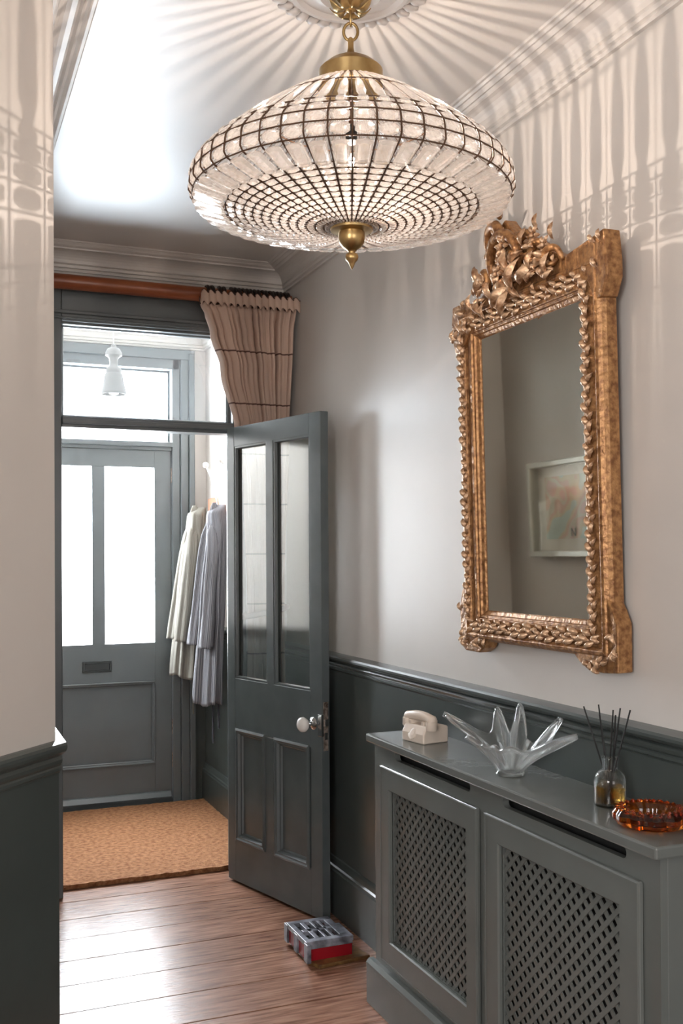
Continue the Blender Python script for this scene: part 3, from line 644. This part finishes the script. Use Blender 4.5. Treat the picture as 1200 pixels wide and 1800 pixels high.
# ------------------------------------------------------------------ cream telephone
tp=thing('telephone','small cream telephone with handset at the far end of the radiator cover','telephone',(1.492,2.945,.903),R(10))
bm=NB(); prism(bm,[(-.050,-.058,0),(.050,-.058,0),(.050,-.058,.052),(.02,-.058,.060),(-.036,-.058,.056),(-.050,-.058,.030)],(0,.116,0)); obj('body',bm,CREAM,tp,bevel=.005,seg=3)
bm=NB(); lathe(bm,[(.022,0),(.022,.004),(.010,.006)],20); bmesh.ops.rotate(bm,cent=(0,0,0),matrix=Matrix.Rotation(R(-62),3,'Y'),verts=bm.verts); bmesh.ops.translate(bm,vec=(-.044,0,.030),verts=bm.verts); obj('dial',bm,CREAM,tp)
for s in (-1,1):
    bm=NB(); bx(bm,-.035,.020,s*.032-.008,s*.032+.008,.052,.068); obj('cradle',bm,CREAM,tp,bevel=.003)
bm=NB(); n_=14; tube(bm,[(-.018,-.074+.148*q/n_,.083-.012*((q/n_-.5)*2)**2) for q in range(n_+1)],[.012,.017]+[.0155]*(n_-3)+[.017,.012],14); h_=obj('handset',bm,CREAM,tp,smooth=True)
for s in (-1,1):
    bm=NB(); lathe(bm,[(.016,0),(.0195,.005),(.0185,.028)],18,(-.020,s*.062,.042)); obj('ear_cap' if s<0 else 'mouth_cap',bm,CREAM,h_,smooth=True,auto=40)

# ------------------------------------------------------------------ clear glass splash bowl
gb_=thing('glass_bowl','clear art glass bowl with long splashed arms on the radiator cover','bowl',(1.475,2.40,.903))
arms=[(R(97),.325,.118,.15),(R(-86),.285,.140,.17),(R(38),.12,.170,.16),(R(68),.17,.150,.13),(R(-38),.16,.168,.17),(R(180),.10,.075,.30),(R(-132),.13,.085,.22),(R(132),.14,.085,.20)]
def bowlf(u,v):
    a=u*2*PI; R0=.072+.050*abs(math.sin(a));H0=.078; rr=R0; hh=H0
    for (c_,l_,h2,wd) in arms:
        d_=(a-c_+PI)%(2*PI)-PI; wv=wd*(1.9-.9*v); g_=math.exp(-abs(d_/wv)**1.6); rr=max(rr,R0+(l_-R0)*g_); hh=max(hh,H0+(h2-H0)*g_)
    s=v**1.15; base=.032; ripple=.004*math.sin(11*a)*v
    return ((base+(rr-base)*s)*math.cos(a)*.85, (base+(rr-base)*s)*math.sin(a), .006+hh*(v**.8)+ripple)
bm=grid(220,22,bowlf,closed=True)
vs=[v for v in bm.verts if v.is_boundary and v.co.z<.01]; bmesh.ops.contextual_create(bm,geom=vs)
obj('bowl_body',bm,BOWLG,gb_,smooth=True,solid=.013)
bm=NB(); lathe(bm,[(.036,0),(.040,.004),(.034,.014),(.02,.018)],28); obj('foot',bm,BOWLG,gb_,smooth=True,auto=40)

# ------------------------------------------------------------------ reed diffuser
df=thing('reed_diffuser','glass reed diffuser bottle with black reeds beside the amber ashtray','diffuser',(1.505,2.005,.903))
bm=NB(); lathe(bm,[(.030,0),(.036,.003),(.037,.010),(.037,.062),(.034,.074),(.026,.083),(.018,.087),(.017,.112),(.019,.114),(.019,.118),(.013,.118),(.013,.088),(.024,.080),(.033,.070),(.034,.012),(.030,.007),(.001,.006)],36); obj('bottle',bm,BOTTLE,df,smooth=True,auto=35)
bm=NB(); lathe(bm,[(.001,.0075),(.030,.008),(.0335,.013),(.0335,.048),(.001,.0485)],32); obj('oil',bm,LIQ,df,smooth=True,auto=35,label='amber scented oil')
bm=NB(); lathe(bm,[(.0375,.026),(.0379,.027),(.0379,.058),(.0375,.059)],36,cap=False)
for (dy,dx,hh) in ((.088,-.01,.225),(.058,.012,.232),(.022,-.012,.215),(-.028,.01,.235),(-.042,-.014,.222),(-.062,.012,.235),(.012,.02,.225)):
    b2=NB(); tube(b2,[(-dx*.4,-dy*.10,.012),(dx,dy,hh)],.0019,6); obj('reed',b2,BLACK,df)
bm.free()

# ------------------------------------------------------------------ amber ashtray
at=thing('ashtray','round faceted amber glass ashtray at the near end of the radiator cover','ashtray',(1.478,1.825,.903))
fn=lambda a,z:1+.035*math.cos(12*a)*(1 if .004<z<.04 else .3)
bm=NB(); lathe(bm,[(.055,0),(.070,.004),(.080,.016),(.081,.028),(.074,.038),(.066,.041),(.052,.038),(.042,.028),(.038,.012),(.001,.010)],72,fn=fn); obj('dish',bm,AMBER,at,smooth=True,auto=28)
bm=NB()
for i in range(24):
    a=i*PI/12
    for r_,z in ((.062,.0405),(.072,.038)):
        b_=bmesh.ops.create_icosphere(bm,subdivisions=1,radius=.0048)['verts']; bmesh.ops.translate(bm,vec=(r_*math.cos(a+(.13 if r_>.07 else 0)),r_*math.sin(a+(.13 if r_>.07 else 0)),z),verts=b_)
obj('beading',bm,AMBER,at,kind='stuff')

# ------------------------------------------------------------------ black and red box on the floor
fb=thing('slotted_box','small black and red slotted box on the floorboards by the open door','box',(1.385,3.63,0),R(0))
REDP=mat('glossy_red',(.30,.008,.016),.2); BXG=mat('grey_black_paint',(.035,.035,.045),.35,col2=(.30,.31,.36),scale=18); BRN=mat('dark_brown_varnish',(.09,.035,.012),.3,col2=(.25,.14,.05),scale=30)
bm=NB(); prism(bm,[(-.088,-.112,.012),(.092,-.108,.012),(.072,.108,.012),(-.088,.108,.012)],(0,0,.058)); obj('body',bm,REDP,fb,bevel=.003,label='glossy red sides')
bm=NB(); prism(bm,[(-.060,-.160,0),(.150,-.140,0),(.115,.09,0),(-.080,.105,0),(-.086,-.10,0)],(0,0,.014)); obj('base_plate',bm,BRN,fb,bevel=.003)
cx0,cx1,cy0_,cy1_=-.094,.095,-.115,.112
holes=[(-.095,-.06,.070,.045),]
def lidpiece(x0,x1,y0,y1,z0=.068,z1=.086,nm='lid_slat'):
    bm=NB(); bx(bm,x0,x1,y0,y1,z0,z1); obj(nm,bm,VOID if nm=='slot_shade_bed' else BXG,fb,bevel=.002)
lidpiece(-.094,.094,-.115,-.085); lidpiece(-.094,.080,.085,.112); lidpiece(-.094,-.072,-.085,.085); lidpiece(.05,.094,-.085,.03); lidpiece(.05,.080,.03,.085)
for a,b in ((-.048,-.030),(-.010,.002),(.018,.030)): lidpiece(a,b,-.085,.085)
lidpiece(-.068,.05,-.012,.012)
lidpiece(-.068,.05,-.085,.085,.060,.0705,'slot_shade_bed')  # near-black bed paints in the shade down the slots
for xx,yy in ((-.092,-.113),(-.092,.0),(-.092,.110)): lidpiece(xx-.004,xx+.012,yy-.018,yy+.018,.012,.080,'corner_post')
lidpiece(-.09,.09,-.117,-.108,.058,.072,'side_band')

# ------------------------------------------------------------------ crystal chandelier
CH=(.9485,2.243,1.5)
ch=thing('chandelier','wide round crystal bead chandelier on a brass chain from the ceiling','chandelier',CH)
NR=48
dish=[]; nrow=12
r2,h2,rp,hp=.300,.828,.046,.783
for i in range(nrow+1):
    t_=i/nrow; dish.append((lerp(rp,r2,t_),lerp(hp,h2,t_**1.5)))
upper=[(.378,.850),(.383,.880),(.376,.907),(.352,.932)]
up2_=[(.334,.950),(.205,1.048),(.080,1.122)]
prof=dish+upper+up2_
# smooth the step to the long row with a mid point for ribs
def catm(P,n=5):
    out=[]
    for i in range(len(P)-1):
        p0=P[max(i-1,0)];p1=P[i];p2=P[i+1];p3=P[min(i+2,len(P)-1)]
        for k in range(n):
            t_=k/n; out.append(tuple(.5*((2*p1[q])+(-p0[q]+p2[q])*t_+(2*p0[q]-5*p1[q]+4*p2[q]-p3[q])*t_*t_+(-p0[q]+3*p1[q]-3*p2[q]+p3[q])*t_**3) for q in (0,1)))
    out.append(P[-1]); return out
ribc=catm(prof,3)
bm=NB(); tube(bm,[(r_,0,z) for r_,z in ribc],[.0021 if i<len(ribc)-7 else .0009 for i in range(len(ribc))],5); rib=obj('rib',bm,BRASSD,ch)
for k in range(1,NR):
    c=copy(rib,ch); c.rotation_euler=(0,0,2*PI*k/NR)
rib.rotation_euler=(0,0,0)
for r_,z in prof:
    bm=NB(); tube(bm,[(r_*math.cos(2*PI*k/NR),r_*math.sin(2*PI*k/NR),z) for k in range(NR)],.0018,5,closed=True); obj('ring',bm,BRASSD,ch)
def crystal(bm,A,B,k=0,thick=.010,long=False,shrink=.80):
    """faceted bead between profile points A and B, centred between two ribs"""
    (ra,za),(rb,zb)=A,B; ang=PI/NR; c0=Vector(((ra+rb)/2*math.cos(ang),0,(za+zb)/2))
    if long: # follow the outward bulge
        pass
    m=Vector((rb-ra,0,zb-za)); Lm=m.length; m.normalize(); tdir=Vector((0,1,0)); n=m.cross(tdir).normalized()
    if n.x*c0.x+n.z*(c0.z-.95)<0: n=-n
    if long: c0=c0+n*.008
    wa=ra*math.sin(ang)*2*shrink/2; wb=rb*math.sin(ang)*2*shrink/2; hl=Lm*max(.8,.96 if Lm>.08 else 0)/2
    def oc(f,fz):
        L_=[]
        for (sx,sy) in ((-1,-.5),(-.5,-1),(.5,-1),(1,-.5),(1,.5),(.5,1),(-.5,1),(-1,.5)):
            ww=lerp(wa,wb,(sy+1)/2); yy=sy
            if long: sxx=sx*(1 if abs(sx)==1 else .72); syy=sy*(1 if abs(sy)==1 else 1.75)
            else: sxx,syy=sx,sy
            L_.append(bm.verts.new(c0+tdir*(sxx*ww*f)+m*(syy*hl*f if not long else syy*hl*(1-(1-f)*.4))+n*fz))
        return L_
    R1=oc(.62,thick*.5);R2=oc(1.0,thick*.12);R3=oc(1.0,-thick*.12);R4=oc(.62,-thick*.5); rs=[R1,R2,R3,R4]
    for a,b in zip(rs,rs[1:]):
        for i in range(8):
            j=(i+1)%8; bm.faces.new((a[i],a[j],b[j],b[i]))
    bm.faces.new(R1[::-1]); bm.faces.new(R4)
    allv=R1+R2+R3+R4
    bmesh.ops.rotate(bm,cent=(0,0,0),matrix=Matrix.Rotation(ang+k*2*PI/NR,3,'Z'),verts=allv)
rows=list(zip(prof,prof[1:]))
single=[nrow, nrow+1, nrow+2, nrow+4, nrow-1, nrow-2]
for ri in single:
    A,B=rows[ri]; bm=NB(); crystal(bm,A,B,0,.012 if ri>=nrow else .009,long=(ri==nrow),shrink=.80 if ri<nrow+4 else .56); bmesh.ops.recalc_face_normals(bm,faces=bm.faces)
    nm='long_crystal' if ri in (nrow,nrow+4) else 'crystal_bead'
    o=obj(nm,bm,CRYS,ch)
    for k in range(1,NR):
        c=copy(o,ch); c.rotation_euler=(0,0,2*PI*k/NR)
bm=NB()
for ri,(A,B) in enumerate(rows):
    if ri in single: continue
    for k in range(NR): crystal(bm,A,B,k,.008 if ri<nrow else .010,shrink=.80 if ri<nrow+4 else .56)
bmesh.ops.recalc_face_normals(bm,faces=bm.faces); obj('crystal_bead_net',bm,CRYS,ch,kind='stuff')
bm=NB(); lathe(bm,[(.074,1.112),(.0765,1.114),(.0765,1.158),(.072,1.163),(.055,1.177),(.030,1.191),(.014,1.198),(.009,1.204),(.007,1.215),(.007,1.236),(.003,1.240)],40); obj('cap',bm,BRASS,ch,smooth=True,auto=35)
bm=NB(); lathe(bm,[(.004,.784),(.046,.786),(.052,.782),(.050,.776),(.038,.774),(.031,.772),(.032,.762),(.030,.748),(.022,.737),(.012,.730),(.008,.726),(.008,.722),(.014,.720),(.016,.714),(.014,.706),(.008,.700),(.006,.694),(.001,.684)],32); obj('finial',bm,BRASS,ch,smooth=True,auto=45)
bm=NB()
for k in range(24):
    a=k*PI/12; b_=bmesh.ops.create_icosphere(bm,subdivisions=1,radius=.0045)['verts']; bmesh.ops.translate(bm,vec=(.050*math.cos(a),.050*math.sin(a),.790),verts=b_)
obj('finial_beading',bm,BRASSD,ch,kind='stuff')
def link(cz,hh,ww,rot,rad=.0032):
    bm=NB(); pts=[]
    for k in range(20):
        a=k*PI/10; x_=ww*math.cos(a); pts.append((x_*math.cos(rot),x_*math.sin(rot),cz+hh*math.sin(a)))
    tube(bm,pts,rad,8,closed=True); obj('chain_link',bm,BRASS,ch,smooth=True)
vr=R(-22)
link(1.253,.021,.017,vr,.0036); link(1.287,.020,.008,vr+PI/2,.0028); link(1.318,.016,.010,vr,.0028)
bm=NB(); lathe(bm,[(.004,1.300),(.012,1.304),(.018,1.312),(.030,1.320),(.045,1.338),(.052,1.352),(.050,1.362),(.056,1.366),(.056,1.3745)],32,fn=lambda a,z:1+(.10*math.cos(8*a) if z<1.36 else 0)); obj('ceiling_cup',bm,BRASS,ch,smooth=True,auto=45)
for k in range(8):
    a=k*PI/4; bm=NB(); grid(4,6,lambda u,v:((.014+.040*v)*math.cos(a+(u-.5)*.7*math.sin(PI*(.15+.85*v))),(.014+.040*v)*math.sin(a+(u-.5)*.7*math.sin(PI*(.15+.85*v))),1.306+.016*v-.014*math.sin(PI*v)),bm); obj('cup_leaf',bm,BRASS,ch,smooth=True,solid=.002)
bm=NB(); tube(bm,[(0,0,1.0),(0,0,1.15)],.006,10); tube(bm,[(0,0,.786),(0,0,.90)],.004,8); st=obj('centre_stem',bm,BRASSD,ch)
bm=NB(); lathe(bm,[(.010,.985),(.014,.990),(.014,1.02),(.006,1.03)],16); obj('bulb_holder',bm,BLACK,st)
bm=NB(); lathe(bm,[(.002,.915),(.010,.920),(.017,.935),(.018,.950),(.012,.975),(.009,.988)],20); bu=obj('bulb',bm,BULBG,ch,smooth=True)
bm=NB(); bmesh.ops.create_icosphere(bm,subdivisions=2,radius=.0085); bmesh.ops.translate(bm,vec=(0,0,.945),verts=bm.verts); obj('filament',bm,emis('filament_glow',(1,.86,.74),500),bu)
pl=bpy.data.lights.new('chandelier_bulb_light','POINT'); pl.energy=13; pl.shadow_soft_size=.004; pl.color=(1,.87,.79); po=bpy.data.objects.new('chandelier_bulb_light',pl); C.objects.link(po); po.location=(CH[0],CH[1],CH[2]+.962)

# ceiling rose
cr_=thing('ceiling_rose','white plaster ceiling rose with leafy edge above the chandelier','ceiling rose',(CH[0],CH[1],H))
bm=NB(); lathe(bm,[(.06,-.030),(.075,-.034),(.085,-.026),(.10,-.020),(.125,-.018),(.135,-.026),(.145,-.026),(.152,-.016),(.165,-.012),(.172,-.010),(.180,0)],64); obj('moulded_disc',bm,PLAST,cr_,smooth=True,auto=30)
LM=None
for k in range(36):
    if LM is None:
        bm=NB(); grid(4,5,lambda u,v:(.160+.040*v,(u-.5)*.030*math.sin(PI*(.15+.8*v)),-.006-.012*math.sin(PI*(v*.8+.15))-.003*math.cos((u-.5)*6)),bm); LM=obj('plaster_leaf',bm,PLAST,cr_,smooth=True,solid=.004)
    else:
        c=copy(LM,cr_); c.rotation_euler=(0,0,k*PI/18)
